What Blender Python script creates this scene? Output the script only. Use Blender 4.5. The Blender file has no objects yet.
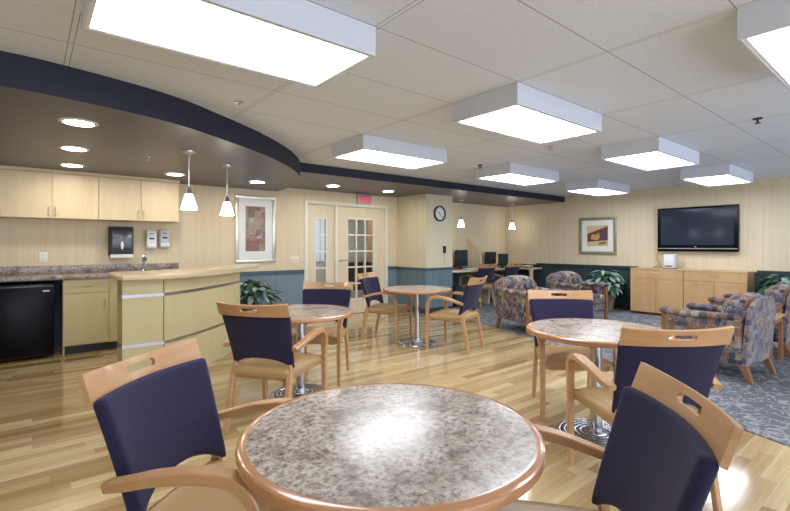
import bpy, bmesh, math, random
from mathutils import Vector, Matrix, noise
random.seed(7)
sc = bpy.context.scene
COL = sc.collection
PI = math.pi
R = math.radians
HC, HS, HK = 2.424, 2.30, 2.22          # ceiling, straight soffit, kitchen soffit
YK, XT = 7.12, 9.47                     # kitchen wall, television wall

# ------------------------------------------------------------------ materials
def mat(name, col, rough=.5, metal=0., spec=.5, emit=None, strength=0., sheen=0., coat=0.):
    m = bpy.data.materials.new(name); m.use_nodes = True
    b = m.node_tree.nodes['Principled BSDF']
    b.inputs['Base Color'].default_value = (*col, 1)
    b.inputs['Roughness'].default_value = rough
    b.inputs['Metallic'].default_value = metal
    b.inputs['Specular IOR Level'].default_value = spec
    if sheen:
        b.inputs['Sheen Weight'].default_value = sheen
        b.inputs['Sheen Roughness'].default_value = .5
    if coat:
        b.inputs['Coat Weight'].default_value = coat
        b.inputs['Coat Roughness'].default_value = .07
    if emit:
        b.inputs['Emission Color'].default_value = (*emit, 1)
        b.inputs['Emission Strength'].default_value = strength
    return m
def nt(m): return m.node_tree, m.node_tree.nodes, m.node_tree.links, m.node_tree.nodes['Principled BSDF']
def ramp(N, stops, interp='LINEAR'):
    r = N.new('ShaderNodeValToRGB'); cr = r.color_ramp; cr.interpolation = interp
    while len(cr.elements) > 1: cr.elements.remove(cr.elements[-1])
    cr.elements[0].position = stops[0][0]; cr.elements[0].color = (*stops[0][1], 1)
    for p, c in stops[1:]:
        e = cr.elements.new(p); e.color = (*c, 1)
    return r
def coords(N, L, scale=(1, 1, 1), rot=(0, 0, 0), loc=(0, 0, 0), gen=None):
    tc = N.new('ShaderNodeTexCoord'); mp = N.new('ShaderNodeMapping')
    L.new(tc.outputs[gen or 'Object'], mp.inputs['Vector'])
    mp.inputs['Scale'].default_value = scale; mp.inputs['Rotation'].default_value = rot; mp.inputs['Location'].default_value = loc
    return mp.outputs['Vector']
def tnoise(N, L, vec, scale, detail=3, rough=.5, dist=0.):
    n = N.new('ShaderNodeTexNoise'); L.new(vec, n.inputs['Vector'])
    n.inputs['Scale'].default_value = scale; n.inputs['Detail'].default_value = detail
    n.inputs['Roughness'].default_value = rough; n.inputs['Distortion'].default_value = dist
    return n.outputs['Fac']
def mix(N, L, a, b, fac, mode='MIX'):
    x = N.new('ShaderNodeMix'); x.data_type = 'RGBA'; x.blend_type = mode
    for i, v in ((6, a), (7, b)):
        if isinstance(v, tuple): x.inputs[i].default_value = (*v, 1)
        else: L.new(v, x.inputs[i])
    if isinstance(fac, (int, float)): x.inputs[0].default_value = fac
    else: L.new(fac, x.inputs[0])
    return x.outputs[2]
def bump(N, L, b, h, strength, dist=.01):
    n = N.new('ShaderNodeBump'); n.inputs['Strength'].default_value = strength; n.inputs['Distance'].default_value = dist
    L.new(h, n.inputs['Height']); L.new(n.outputs['Normal'], b.inputs['Normal'])

def m_wallpaper(name, c1, c2, rough=.7):
    m = mat(name, c1, rough, spec=.3); T, N, L, b = nt(m)
    v = coords(N, L, (26, 26, .5)); f = tnoise(N, L, v, 1, 2, .6)
    v2 = coords(N, L, (160, 160, 3)); f2 = tnoise(N, L, v2, 1, 1)
    r = ramp(N, [(.35, c2), (.65, c1)]); L.new(f, r.inputs[0])
    r2 = ramp(N, [(.3, (.93, .93, .93)), (.7, (1, 1, 1))]); L.new(f2, r2.inputs[0])
    L.new(mix(N, L, r.outputs[0], r2.outputs[0], 1., 'MULTIPLY'), b.inputs['Base Color'])
    return m
def m_woodgrain(name, c1, c2, scale=(3, 30, 30), rough=.35, rot=(0, 0, 0), coat=.2):
    m = mat(name, c1, rough, coat=coat); T, N, L, b = nt(m)
    v = coords(N, L, scale, rot); f = tnoise(N, L, v, 1, 4, .6, .4)
    r = ramp(N, [(.3, c2), (.7, c1)]); L.new(f, r.inputs[0])
    L.new(r.outputs[0], b.inputs['Base Color'])
    return m
def m_floor():
    m = mat('maple_strip_floor', (.6, .45, .26), .16, spec=.5, coat=.3); T, N, L, b = nt(m)
    v = coords(N, L, (1, 1, 1))
    sx = N.new('ShaderNodeSeparateXYZ'); L.new(v, sx.inputs[0])
    dv = N.new('ShaderNodeMath'); dv.operation = 'DIVIDE'; L.new(sx.outputs[1], dv.inputs[0]); dv.inputs[1].default_value = .082
    fl = N.new('ShaderNodeMath'); fl.operation = 'FLOOR'; L.new(dv.outputs[0], fl.inputs[0])
    wn = N.new('ShaderNodeTexWhiteNoise'); wn.noise_dimensions = '1D'; L.new(fl.outputs[0], wn.inputs['W'])
    ml = N.new('ShaderNodeMath'); ml.operation = 'MULTIPLY_ADD'; L.new(wn.outputs['Value'], ml.inputs[0]); ml.inputs[1].default_value = 9.; L.new(sx.outputs[0], ml.inputs[2])
    cb = N.new('ShaderNodeCombineXYZ'); L.new(ml.outputs[0], cb.inputs[0]); L.new(sx.outputs[1], cb.inputs[1])
    br = N.new('ShaderNodeTexBrick'); L.new(cb.outputs[0], br.inputs['Vector'])
    br.inputs['Color1'].default_value = (.0, .0, .0, 1); br.inputs['Color2'].default_value = (1, 1, 1, 1)
    br.inputs['Mortar'].default_value = (.3, .3, .3, 1)
    br.inputs['Scale'].default_value = 1; br.inputs['Brick Width'].default_value = 1.05
    br.inputs['Row Height'].default_value = .082; br.inputs['Mortar Size'].default_value = .0007
    br.inputs['Bias'].default_value = 0; br.offset = .37; br.offset_frequency = 3
    r = ramp(N, [(0, (.34, .225, .10)), (.3, (.455, .325, .155)), (.7, (.56, .43, .235)), (1, (.64, .52, .31))]); L.new(br.outputs['Color'], r.inputs[0])
    vg = coords(N, L, (2.2, 55, 1)); g = tnoise(N, L, vg, 1, 5, .65, .5)
    rg = ramp(N, [(.3, (.80, .76, .70)), (.6, (1, 1, 1))]); L.new(g, rg.inputs[0])
    vb = coords(N, L, (.9, 9, 1)); gb = tnoise(N, L, vb, 1, 2, .5, .2)
    rb = ramp(N, [(.35, (.88, .84, .78)), (.65, (1.0, 1.0, 1.0))]); L.new(gb, rb.inputs[0])
    c = mix(N, L, r.outputs[0], rg.outputs[0], 1., 'MULTIPLY')
    c = mix(N, L, c, rb.outputs[0], 1., 'MULTIPLY')
    c = mix(N, L, c, (.33, .22, .11), br.outputs['Fac'])
    L.new(c, b.inputs['Base Color'])
    rr = ramp(N, [(.3, (.07,)*3), (.7, (.15,)*3)]); L.new(gb, rr.inputs[0]); L.new(rr.outputs[0], b.inputs['Roughness'])
    return m
def m_carpet():
    m = mat('grey_blue_carpet', (.2, .22, .26), .95, spec=.1); T, N, L, b = nt(m)
    v = coords(N, L); f = tnoise(N, L, v, 7, 3, .55, 1.2)
    r = ramp(N, [(0, (.125, .13, .145)), (.455, (.135, .142, .16)), (.49, (.33, .335, .345)), (.51, (.33, .335, .345)), (.545, (.13, .137, .155)), (1, (.165, .17, .185))])
    L.new(f, r.inputs[0])
    f2 = tnoise(N, L, v, 160, 2); r2 = ramp(N, [(.3, (.7, .7, .7)), (.7, (1.2, 1.2, 1.2))]); L.new(f2, r2.inputs[0])
    L.new(mix(N, L, r.outputs[0], r2.outputs[0], 1., 'MULTIPLY'), b.inputs['Base Color'])
    bump(N, L, b, f2, .5, .004)
    return m
def m_ceiling():
    m = mat('acoustic_tile', (.7, .7, .68), .9, spec=.2); T, N, L, b = nt(m)
    tc = N.new('ShaderNodeTexCoord'); s = N.new('ShaderNodeSeparateXYZ'); L.new(tc.outputs['Object'], s.inputs[0])
    def line(sock, off, per, half, groove):
        a = N.new('ShaderNodeMath'); a.operation = 'SUBTRACT'; L.new(sock, a.inputs[0]); a.inputs[1].default_value = off - per/2
        w = N.new('ShaderNodeMath'); w.operation = 'PINGPONG'; L.new(a.outputs[0], w.inputs[0]); w.inputs[1].default_value = per/2
        # pingpong: distance from off-per/2, peaks per/2 at the line itself
        d = N.new('ShaderNodeMath'); d.operation = 'SUBTRACT'; d.inputs[0].default_value = per/2; L.new(w.outputs[0], d.inputs[1])
        e = N.new('ShaderNodeMath'); e.operation = 'SUBTRACT'; L.new(d.outputs[0], e.inputs[0]); e.inputs[1].default_value = half
        q = N.new('ShaderNodeMath'); q.operation = 'ABSOLUTE'; L.new(e.outputs[0], q.inputs[0])
        lt = N.new('ShaderNodeMath'); lt.operation = 'LESS_THAN'; L.new(q.outputs[0], lt.inputs[0]); lt.inputs[1].default_value = groove
        return lt.outputs[0]
    a = line(s.outputs['X'], .18, 1.205, .013, .0022)
    c = line(s.outputs['Y'], .62, .61, .0, .0028)
    mx = N.new('ShaderNodeMath'); mx.operation = 'MAXIMUM'; L.new(a, mx.inputs[0]); L.new(c, mx.inputs[1])
    f = tnoise(N, L, tc.outputs['Object'], 75, 4, .7)
    r = ramp(N, [(.3, (.62, .66, .72)), (.46, (.74, .785, .85)), (.8, (.77, .81, .87))]); L.new(f, r.inputs[0])
    L.new(mix(N, L, r.outputs[0], (.30, .29, .28), mx.outputs[0]), b.inputs['Base Color'])
    bump(N, L, b, f, .12, .004)
    return m
def m_granite(name, pal, scale, rough=.16, coat=0.):
    m = mat(name, (.4, .38, .35), rough, coat=coat); T, N, L, b = nt(m)
    v = coords(N, L)
    f1 = tnoise(N, L, v, scale, 6, .72, .3)
    r1 = ramp(N, [(.33, pal[0]), (.43, pal[1]), (.52, pal[2]), (.66, pal[3])]); L.new(f1, r1.inputs[0])
    f2 = tnoise(N, L, v, scale*.16, 3, .6, .4); r2 = ramp(N, [(.36, (.50, .44, .41)), (.47, (.92, .89, .86)), (.62, (1.15, 1.15, 1.15))]); L.new(f2, r2.inputs[0])
    c = mix(N, L, r1.outputs[0], r2.outputs[0], .85, 'MULTIPLY')
    f3 = tnoise(N, L, v, scale*2.2, 3, .7); r3 = ramp(N, [(.34, (.22, .19, .19)), (.43, (1, 1, 1))]); L.new(f3, r3.inputs[0])
    c = mix(N, L, c, r3.outputs[0], .75, 'MULTIPLY')
    L.new(c, b.inputs['Base Color'])
    return m
def m_fabric(name, col, rough=.95, var=.25, sheen=.25):
    m = mat(name, col, rough, spec=.15, sheen=sheen); T, N, L, b = nt(m)
    v = coords(N, L); f = tnoise(N, L, v, 260, 2, .6)
    d = tuple(x*(1-var) for x in col); e = tuple(x*(1+var) for x in col)
    r = ramp(N, [(.35, d), (.65, e)]); L.new(f, r.inputs[0]); L.new(r.outputs[0], b.inputs['Base Color'])
    bump(N, L, b, f, .25, .002)
    return m
def m_motif(name, scale, squig, pal, rnd_=.8):
    """woven upholstery: offset patches of plum, rust, grey green and sand with pale squiggles"""
    m = mat(name, (.3, .2, .2), .9, spec=.15, sheen=.15); T, N, L, b = nt(m)
    v = coords(N, L)
    nz = N.new('ShaderNodeTexNoise'); L.new(v, nz.inputs['Vector']); nz.inputs['Scale'].default_value = 7
    vv = mix(N, L, v, nz.outputs['Color'], .035 if rnd_ > .5 else .008)
    vo = N.new('ShaderNodeTexVoronoi'); vo.distance = 'EUCLIDEAN'; vo.inputs['Scale'].default_value = scale; vo.inputs['Randomness'].default_value = rnd_
    L.new(vv, vo.inputs['Vector'])
    sp = N.new('ShaderNodeSeparateColor'); L.new(vo.outputs['Color'], sp.inputs[0])
    n = len(pal); r = ramp(N, [(i/n, c) for i, c in enumerate(pal)], 'CONSTANT'); L.new(sp.outputs[0], r.inputs[0])
    f = tnoise(N, L, v, squig, 2, .5, 2.2)
    r2 = ramp(N, [(.0, (0, 0, 0)), (.475, (0, 0, 0)), (.485, (1, 1, 1)), (.515, (1, 1, 1)), (.525, (0, 0, 0))], 'LINEAR'); L.new(f, r2.inputs[0])
    ms = N.new('ShaderNodeMath'); ms.operation = 'MULTIPLY'; L.new(r2.outputs[0], ms.inputs[0])
    gt = N.new('ShaderNodeMath'); gt.operation = 'GREATER_THAN'; gt.inputs[1].default_value = .5; L.new(sp.outputs[1], gt.inputs[0]); L.new(gt.outputs[0], ms.inputs[1])
    c = mix(N, L, r.outputs[0], (.55, .48, .38), ms.outputs[0])
    f3 = tnoise(N, L, v, squig*1.1, 2, .5, 1.5); r3 = ramp(N, [(.34, (.10, .09, .10)), (.37, (1, 1, 1))]); L.new(f3, r3.inputs[0])
    c = mix(N, L, c, r3.outputs[0], .8, 'MULTIPLY')
    L.new(c, b.inputs['Base Color'])
    return m
def m_glass(name, tint=(.98, .99, 1.), ior=1.45):
    m = bpy.data.materials.new(name); m.use_nodes = True; T = m.node_tree; T.nodes.clear(); N, L = T.nodes, T.links
    o = N.new('ShaderNodeOutputMaterial'); t = N.new('ShaderNodeBsdfTransparent'); t.inputs[0].default_value = (*tint, 1)
    g = N.new('ShaderNodeBsdfGlossy'); g.inputs['Roughness'].default_value = .02; x = N.new('ShaderNodeMixShader')
    lw = N.new('ShaderNodeFresnel'); lw.inputs[0].default_value = ior
    L.new(lw.outputs[0], x.inputs[0]); L.new(t.outputs[0], x.inputs[1]); L.new(g.outputs[0], x.inputs[2]); L.new(x.outputs[0], o.inputs[0])
    return m

M = {}
M['wall'] = m_wallpaper('beige_wallpaper', (.74, .63, .445), (.69, .58, .40))
M['pillar'] = m_wallpaper('pillar_wallpaper', (.72, .65, .47), (.68, .61, .43))
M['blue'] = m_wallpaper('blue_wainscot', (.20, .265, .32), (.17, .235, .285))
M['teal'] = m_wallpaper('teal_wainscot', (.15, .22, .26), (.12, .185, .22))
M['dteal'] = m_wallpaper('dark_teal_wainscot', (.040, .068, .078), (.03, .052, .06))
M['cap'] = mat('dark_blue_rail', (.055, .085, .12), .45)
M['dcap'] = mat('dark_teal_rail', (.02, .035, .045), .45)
M['floor'] = m_floor(); M['carpet'] = m_carpet(); M['ceil'] = m_ceiling()
M['fascia'] = mat('navy_fascia', (.010, .013, .034), .6)
M['soffit'] = mat('plum_grey_soffit', (.078, .070, .104), .36)
M['white'] = mat('white_enamel', (.62, .65, .72), .45)
M['whitetrim'] = mat('white_trim', (.8, .8, .78), .5)
M['lens'] = mat('lit_diffuser', (1, 1, 1), .5, emit=(.92, .965, 1.06), strength=9.)
M['can'] = mat('lit_downlight', (1, 1, 1), .5, emit=(1., .93, .82), strength=52.)
M['shade'] = mat('lit_frosted_glass', (1, 1, 1), .4, emit=(1., .93, .8), strength=8.)
M['chrome'] = mat('polished_chrome', (.50, .52, .56), .2, 1.)
M['steel'] = mat('brushed_steel', (.55, .55, .56), .3, 1.)
M['dchrome'] = mat('groove_dark', (.05, .05, .055), .4, .3)
M['maple'] = m_woodgrain('maple_chair_wood', (.52, .30, .145), (.42, .225, .10), (6, 6, 30), .3)
M['oak'] = m_woodgrain('amber_oak', (.27, .12, .045), (.21, .09, .035), (6, 6, 30), .3)
M['rim'] = m_woodgrain('table_rim_wood', (.50, .245, .115), (.42, .20, .09), (8, 8, 40), .22, coat=.4)
M['navy'] = m_fabric('navy_upholstery', (.022, .019, .050), .92, .3, .1)
M['tan'] = mat('tan_vinyl', (.40, .255, .11), .38)
M['top'] = m_granite('speckled_laminate', [(.12, .08, .065), (.25, .20, .17), (.40, .35, .29), (.50, .475, .44)], 52, .2)
M['counter'] = m_granite('granite_counter', [(.08, .065, .06), (.22, .18, .165), (.37, .32, .29), (.48, .45, .42)], 40, .25)
M['cab'] = m_woodgrain('pale_maple_laminate', (.74, .61, .385), (.68, .545, .33), (9, 9, 1.2), .4, coat=0)
M['bcab'] = m_woodgrain('olive_cream_laminate', (.60, .52, .29), (.56, .48, .26), (9, 9, 1.2), .4, coat=0)
M['bartop'] = m_woodgrain('cream_wood_bar', (.66, .53, .35), (.60, .47, .30), (2, 10, 10), .25)
M['black'] = mat('gloss_black', (.003, .003, .006), .3, spec=.15)
M['mblack'] = mat('matte_black', (.012, .012, .014), .5)
M['kick'] = mat('dark_kick', (.02, .03, .035), .5)
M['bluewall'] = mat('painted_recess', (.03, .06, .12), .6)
M['sideb'] = m_woodgrain('honey_birch', (.60, .38, .185), (.52, .315, .145), (10, 5, 1.0), .32)
M['sidet'] = m_woodgrain('cherry_wood', (.40, .18, .085), (.32, .14, .06), (5, 20, 20), .3)
M['screen'] = mat('tv_glass', (.025, .035, .055), .1, spec=.3)
M['smoke'] = mat('smoked_plastic', (.05, .055, .07), .12)
M['lgrey'] = mat('light_grey_plastic', (.72, .73, .74), .35)
M['dgrey'] = mat('mid_grey_plastic', (.48, .49, .51), .35)
M['ivory'] = mat('ivory_plate', (.75, .68, .52), .4)
M['gold'] = mat('champagne_frame', (.42, .38, .26), .3, .7)
M['silver'] = mat('silver_frame', (.66, .64, .56), .3, .6)
M['matbd'] = mat('picture_mat', (.80, .80, .77), .6)
M['doorwood'] = m_woodgrain('pale_door_veneer', (.72, .63, .46), (.66, .565, .40), (12, 12, .8), .4, coat=0)
M['frame'] = mat('cream_frame', (.74, .71, .60), .45)
M['glass'] = m_glass('pane_glass')
M['pglass'] = m_glass('picture_glass', (1, 1, 1), 1.12)
M['leaf'] = mat('leaf_green', (.03, .085, .045), .3)
M['leaf2'] = mat('leaf_pale', (.26, .36, .32), .3)
M['soil'] = mat('soil', (.02, .015, .01), .9)
M['basket'] = m_woodgrain('woven_pot', (.30, .22, .13), (.14, .10, .06), (30, 30, 60), .8, coat=0)
M['redlit'] = mat('lit_red_letters', (.9, .05, .08), .5, emit=(1., .06, .12), strength=.45)
M['exitface'] = mat('exit_face', (.40, .26, .27), .5)
PAL = [(.065, .058, .105), (.175, .09, .055), (.075, .075, .07), (.24, .20, .15), (.055, .048, .09), (.20, .11, .075), (.035, .035, .045), (.09, .075, .10)]
PALB = [(.085, .08, .13), (.19, .11, .08), (.17, .175, .20), (.095, .09, .14), (.21, .16, .125), (.125, .125, .16)]
M['motif'] = m_motif('club_chair_weave', 17, 36, PAL, .5)
M['motifb'] = m_motif('club_chair_back_weave', 19, 36, PALB, .12)
M['cableW'] = mat('pale_cable', (.42, .33, .14), .5)
M['orange'] = mat('orange_cabinet', (.36, .18, .07), .5)
M['ored'] = mat('dark_red_wood', (.12, .05, .035), .4)
M['farwall'] = mat('far_room_wall', (.62, .63, .62), .8)
M['blind'] = mat('far_window_light', (.5, .56, .65), .6, emit=(.75, .85, 1), strength=.22)

# ------------------------------------------------------------------ mesh helpers
def link(name, bm, m, parent=None, smooth=True, angle=35):
    me = bpy.data.meshes.new(name); bm.normal_update(); bm.to_mesh(me); bm.free()
    for x in (m if isinstance(m, (list, tuple)) else [m]): me.materials.append(x)
    if smooth:
        me.shade_smooth(); me.set_sharp_from_angle(angle=R(angle))
    o = bpy.data.objects.new(name, me); COL.objects.link(o)
    if parent: o.parent = parent
    return o
def tag(o, label=None, cat=None, group=None, kind=None):
    if label: o['label'] = label
    if cat: o['category'] = cat
    if group: o['group'] = group
    if kind: o['kind'] = kind
    return o
def thing(name, label, cat, loc=(0, 0, 0), rz=0, group=None):
    o = bpy.data.objects.new(name, None); COL.objects.link(o); o.empty_display_size = .1
    o.location = loc; o.rotation_euler = (0, 0, rz)
    return tag(o, label, cat, group)
def struct(name, bm, m, parent=None, smooth=False):
    o = link(name, bm, m, parent, smooth)
    if not parent: o['kind'] = 'structure'
    return o
def copy_tree(o, parent=None):
    c = o.copy(); COL.objects.link(c)
    if parent: c.parent = parent
    for ch in list(o.children): copy_tree(ch, c)
    return c
def box(bm, x0, x1, y0, y1, z0, z1, bev=0, seg=2, mi=0):
    vs = [bm.verts.new((x, y, z)) for x in (x0, x1) for y in (y0, y1) for z in (z0, z1)]
    F = [(0, 1, 3, 2), (4, 6, 7, 5), (0, 4, 5, 1), (2, 3, 7, 6), (0, 2, 6, 4), (1, 5, 7, 3)]
    fs = [bm.faces.new([vs[i] for i in f]) for f in F]
    for f in fs: f.material_index = mi
    if bev:
        es = list({e for f in fs for e in f.edges})
        r = bmesh.ops.bevel(bm, geom=es, offset=bev, segments=seg, profile=.5, affect='EDGES')
        for f in r['faces']: f.material_index = mi
    return vs
def B(*a, **k):
    bm = bmesh.new(); box(bm, *a, **k); return bm
def prism(bm, pts, z0, z1, bev=0, seg=2, mi=0):
    lo = [bm.verts.new((x, y, z0)) for x, y in pts]; hi = [bm.verts.new((x, y, z1)) for x, y in pts]
    n = len(pts); fs = [bm.faces.new(list(reversed(lo))), bm.faces.new(hi)]
    side = [bm.faces.new([lo[i], lo[(i+1) % n], hi[(i+1) % n], hi[i]]) for i in range(n)]
    for f in fs+side: f.material_index = mi
    if bev:
        es = [e for f in fs for e in f.edges]
        bmesh.ops.bevel(bm, geom=es, offset=bev, segments=seg, profile=.5, affect='EDGES')
    bmesh.ops.recalc_face_normals(bm, faces=bm.faces[:])
    return side
def lathe(bm, prof, n=32, c=(0, 0, 0), close=False, mi=0):
    rings = []
    for r, z in prof:
        if r < 1e-5: rings.append([bm.verts.new((c[0], c[1], c[2]+z))])
        else: rings.append([bm.verts.new((c[0]+r*math.cos(2*PI*i/n), c[1]+r*math.sin(2*PI*i/n), c[2]+z)) for i in range(n)])
    for a, b in zip(rings, rings[1:]):
        for i in range(n):
            j = (i+1) % n
            q = [a[0], b[j], b[i]] if len(a) == 1 else [a[i], a[j], b[0]] if len(b) == 1 else [a[i], a[j], b[j], b[i]]
            if len(a) == 1 and len(b) == 1: continue
            f = bm.faces.new(q); f.material_index = mi
    bmesh.ops.recalc_face_normals(bm, faces=bm.faces[:])
def smooth_path(pts, sub=5):
    P = [Vector(p) for p in pts]; out = []
    for i in range(len(P)-1):
        p0 = P[max(i-1, 0)]; p1 = P[i]; p2 = P[i+1]; p3 = P[min(i+2, len(P)-1)]
        for k in range(sub):
            t = k/sub
            out.append(.5*((2*p1)+(p2-p0)*t+(2*p0-5*p1+4*p2-p3)*t*t+(3*p1-p0-3*p2+p3)*t**3))
    out.append(P[-1]); return out
def sweep(bm, path, w, h, side=Vector((1, 0, 0)), ch=.004, ends=None):
    """rectangular section (chamfered), width w along side, thickness h across; w/h may be functions of t"""
    rings = []; n = len(path)
    for i, p in enumerate(path):
        t = (path[min(i+1, n-1)]-path[max(i-1, 0)]).normalized()
        s = (side-t*side.dot(t)).normalized(); nn = t.cross(s)
        u = i/(n-1); W = (w(u) if callable(w) else w)/2; Hh = (h(u) if callable(h) else h)/2
        c = min(ch, W*.6, Hh*.6)
        prof = [(-W+c, -Hh), (W-c, -Hh), (W, -Hh+c), (W, Hh-c), (W-c, Hh), (-W+c, Hh), (-W, Hh-c), (-W, -Hh+c)]
        rings.append([bm.verts.new(p+s*a+nn*b) for a, b in prof])
    for a, b in zip(rings, rings[1:]):
        for i in range(8): bm.faces.new([a[i], a[(i+1) % 8], b[(i+1) % 8], b[i]])
    bm.faces.new(list(reversed(rings[0]))); bm.faces.new(rings[-1])
    bmesh.ops.recalc_face_normals(bm, faces=bm.faces[:])
def tube(bm, path, r, n=8):
    rings = []; m = len(path); up = Vector((0, 0, 1))
    for i, p in enumerate(path):
        p = Vector(p); t = (Vector(path[min(i+1, m-1)])-Vector(path[max(i-1, 0)])).normalized()
        s = t.cross(up)
        if s.length < 1e-3: s = t.cross(Vector((0, 1, 0)))
        s.normalize(); q = t.cross(s); rr = r(i/(m-1)) if callable(r) else r
        rings.append([bm.verts.new(p+(s*math.cos(2*PI*k/n)+q*math.sin(2*PI*k/n))*rr) for k in range(n)])
    for a, b in zip(rings, rings[1:]):
        for i in range(n): bm.faces.new([a[i], a[(i+1) % n], b[(i+1) % n], b[i]])
    bm.faces.new(rings[0]); bm.faces.new(rings[-1]); bmesh.ops.recalc_face_normals(bm, faces=bm.faces[:])
def text_mesh(txt, size, m, name, parent, loc, rot, depth=.002):
    cu = bpy.data.curves.new(name, 'FONT'); cu.body = txt; cu.size = size; cu.extrude = depth; cu.align_x = 'CENTER'; cu.align_y = 'CENTER'
    t = bpy.data.objects.new(name, cu); me = bpy.data.meshes.new_from_object(t); bpy.data.objects.remove(t)
    me.materials.clear(); me.materials.append(m)
    o = bpy.data.objects.new(name, me); COL.objects.link(o); o.location = loc; o.rotation_euler = rot
    if parent: o.parent = parent
    return o

# ------------------------------------------------------------------ the setting
bm = bmesh.new(); box(bm, -2.2, XT+.1, -3.2, YK+3.4, -.1, 0); struct('floor', bm, M['floor'])
ce = [(3.35, -3.2), (3.45, -.6), (3.62, 0.0), (3.78, .55), (3.93, .95), (4.28, 1.5), (4.65, 2.05), (5.0, 2.6), (5.28, 3.05), (5.40, 3.3), (5.47, 3.6), (5.52, 3.9), (5.64, 4.24), (5.80, 4.66), (5.93, 5.1), (6.08, 5.6), (6.2, 5.95), (6.28, 6.3), (6.5, 6.4), (6.6, YK)]
bm = bmesh.new(); prism(bm, ce+[(XT, YK), (XT, -3.2)], .0, .006)
c = struct('floor.001', bm, M['carpet'])
bm = bmesh.new(); box(bm, -2.2, XT+.1, -3.2, YK+.1, HC, HC+.08); struct('ceiling', bm, M['ceil'])
DX0, DX1, DZ = 3.77, 5.60, 2.085
RAIL = .856
def wallbox(bm, x0, x1, y0, y1, z0, z1):
    if z0 < RAIL < z1:
        box(bm, x0, x1, y0, y1, z0, RAIL, mi=1); box(bm, x0, x1, y0, y1, RAIL, z1, mi=0)
    else: box(bm, x0, x1, y0, y1, z0, z1, mi=1 if z1 <= RAIL else 0)
# back (kitchen) wall with the opening of the glazed door
bm = bmesh.new()
box(bm, -2.2, 2.2, YK, YK+.12, 0, HC, mi=0)
wallbox(bm, 2.2, DX0, YK, YK+.12, 0, HC)
box(bm, DX0, DX1, YK, YK+.12, DZ, HC)
wallbox(bm, DX1, XT+.12, YK, YK+.12, 0, HC)
struct('wall_back', bm, [M['wall'], M['blue']])
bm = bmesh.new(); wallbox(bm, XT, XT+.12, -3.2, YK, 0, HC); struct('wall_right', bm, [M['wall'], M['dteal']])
bm = bmesh.new(); box(bm, -2.3, -2.2, -3.2, YK+.1, 0, HC); struct('wall_left_bounce', bm, M['wall'])  # out-of-view wall, added to bounce light back into the room
PX0, PX1, PY = 5.87, 6.60, 6.25
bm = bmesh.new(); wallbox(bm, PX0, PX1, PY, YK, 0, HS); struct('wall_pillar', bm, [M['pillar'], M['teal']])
# chair rails
bm = bmesh.new(); box(bm, 2.2, DX0-.02, YK-.022, YK, RAIL-.03, RAIL+.03, .006); box(bm, DX1+.02, PX0, YK-.022, YK, RAIL-.03, RAIL+.03, .006)
struct('trim_1', bm, M['cap'])
bm = bmesh.new(); box(bm, PX0-.022, PX0, PY-.022, YK-.02, RAIL-.022, RAIL+.022, .005); box(bm, PX0, PX1+.0, PY-.022, PY, RAIL-.022, RAIL+.022, .005)
struct('trim_2', bm, M['cap'])
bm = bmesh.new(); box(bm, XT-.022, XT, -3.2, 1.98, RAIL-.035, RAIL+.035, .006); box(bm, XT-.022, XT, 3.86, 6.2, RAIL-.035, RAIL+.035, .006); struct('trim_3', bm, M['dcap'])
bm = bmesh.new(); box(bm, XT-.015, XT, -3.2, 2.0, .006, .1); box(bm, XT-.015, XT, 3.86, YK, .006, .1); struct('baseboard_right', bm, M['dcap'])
bm = bmesh.new(); box(bm, 2.3, DX0, YK-.015, YK, 0, .1); box(bm, DX1, PX0, YK-.015, YK, 0, .1); box(bm, PX0-.015, PX0, PY, YK, 0, .1)
box(bm, PX0-.015, PX1, PY-.015, PY, 0.006, .1); struct('baseboard_back', bm, M['dcap'])
# curved dark soffit over the kitchen
cv = [(-2.2, 4.05), (-1.6, 3.72), (-.9, 3.51), (-.4, 3.44), (-.13, 3.43), (.05, 3.44), (.25, 3.475), (.48, 3.53), (.74, 3.61), (.99, 3.73), (1.27, 3.92), (1.53, 4.10), (1.78, 4.29), (2.1, 4.57), (2.39, 4.87), (2.62, 5.16), (2.81, 5.45), (2.96, 5.8), (3.07, 6.15), (3.16, 6.55), (3.22, 6.85), (3.24, YK)]
cvs = [(p.x, p.y) for p in smooth_path([(x, y, 0) for x, y in cv], 3)]
bm = bmesh.new(); prism(bm, cvs+[(-2.2, YK)], HK, HC)
for f in bm.faces: f.material_index = 1 if f.normal.z < -.9 else 0
o = struct('trim_4', bm, [M['fascia'], M['soffit']], smooth=True)
bm = bmesh.new(); box(bm, 2.5, XT, 5.47, YK, HS, HC)
bm.normal_update()
for f in bm.faces: f.material_index = 1 if f.normal.z < -.9 else 0
struct('trim_5', bm, [M['fascia'], M['soffit']])

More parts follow.
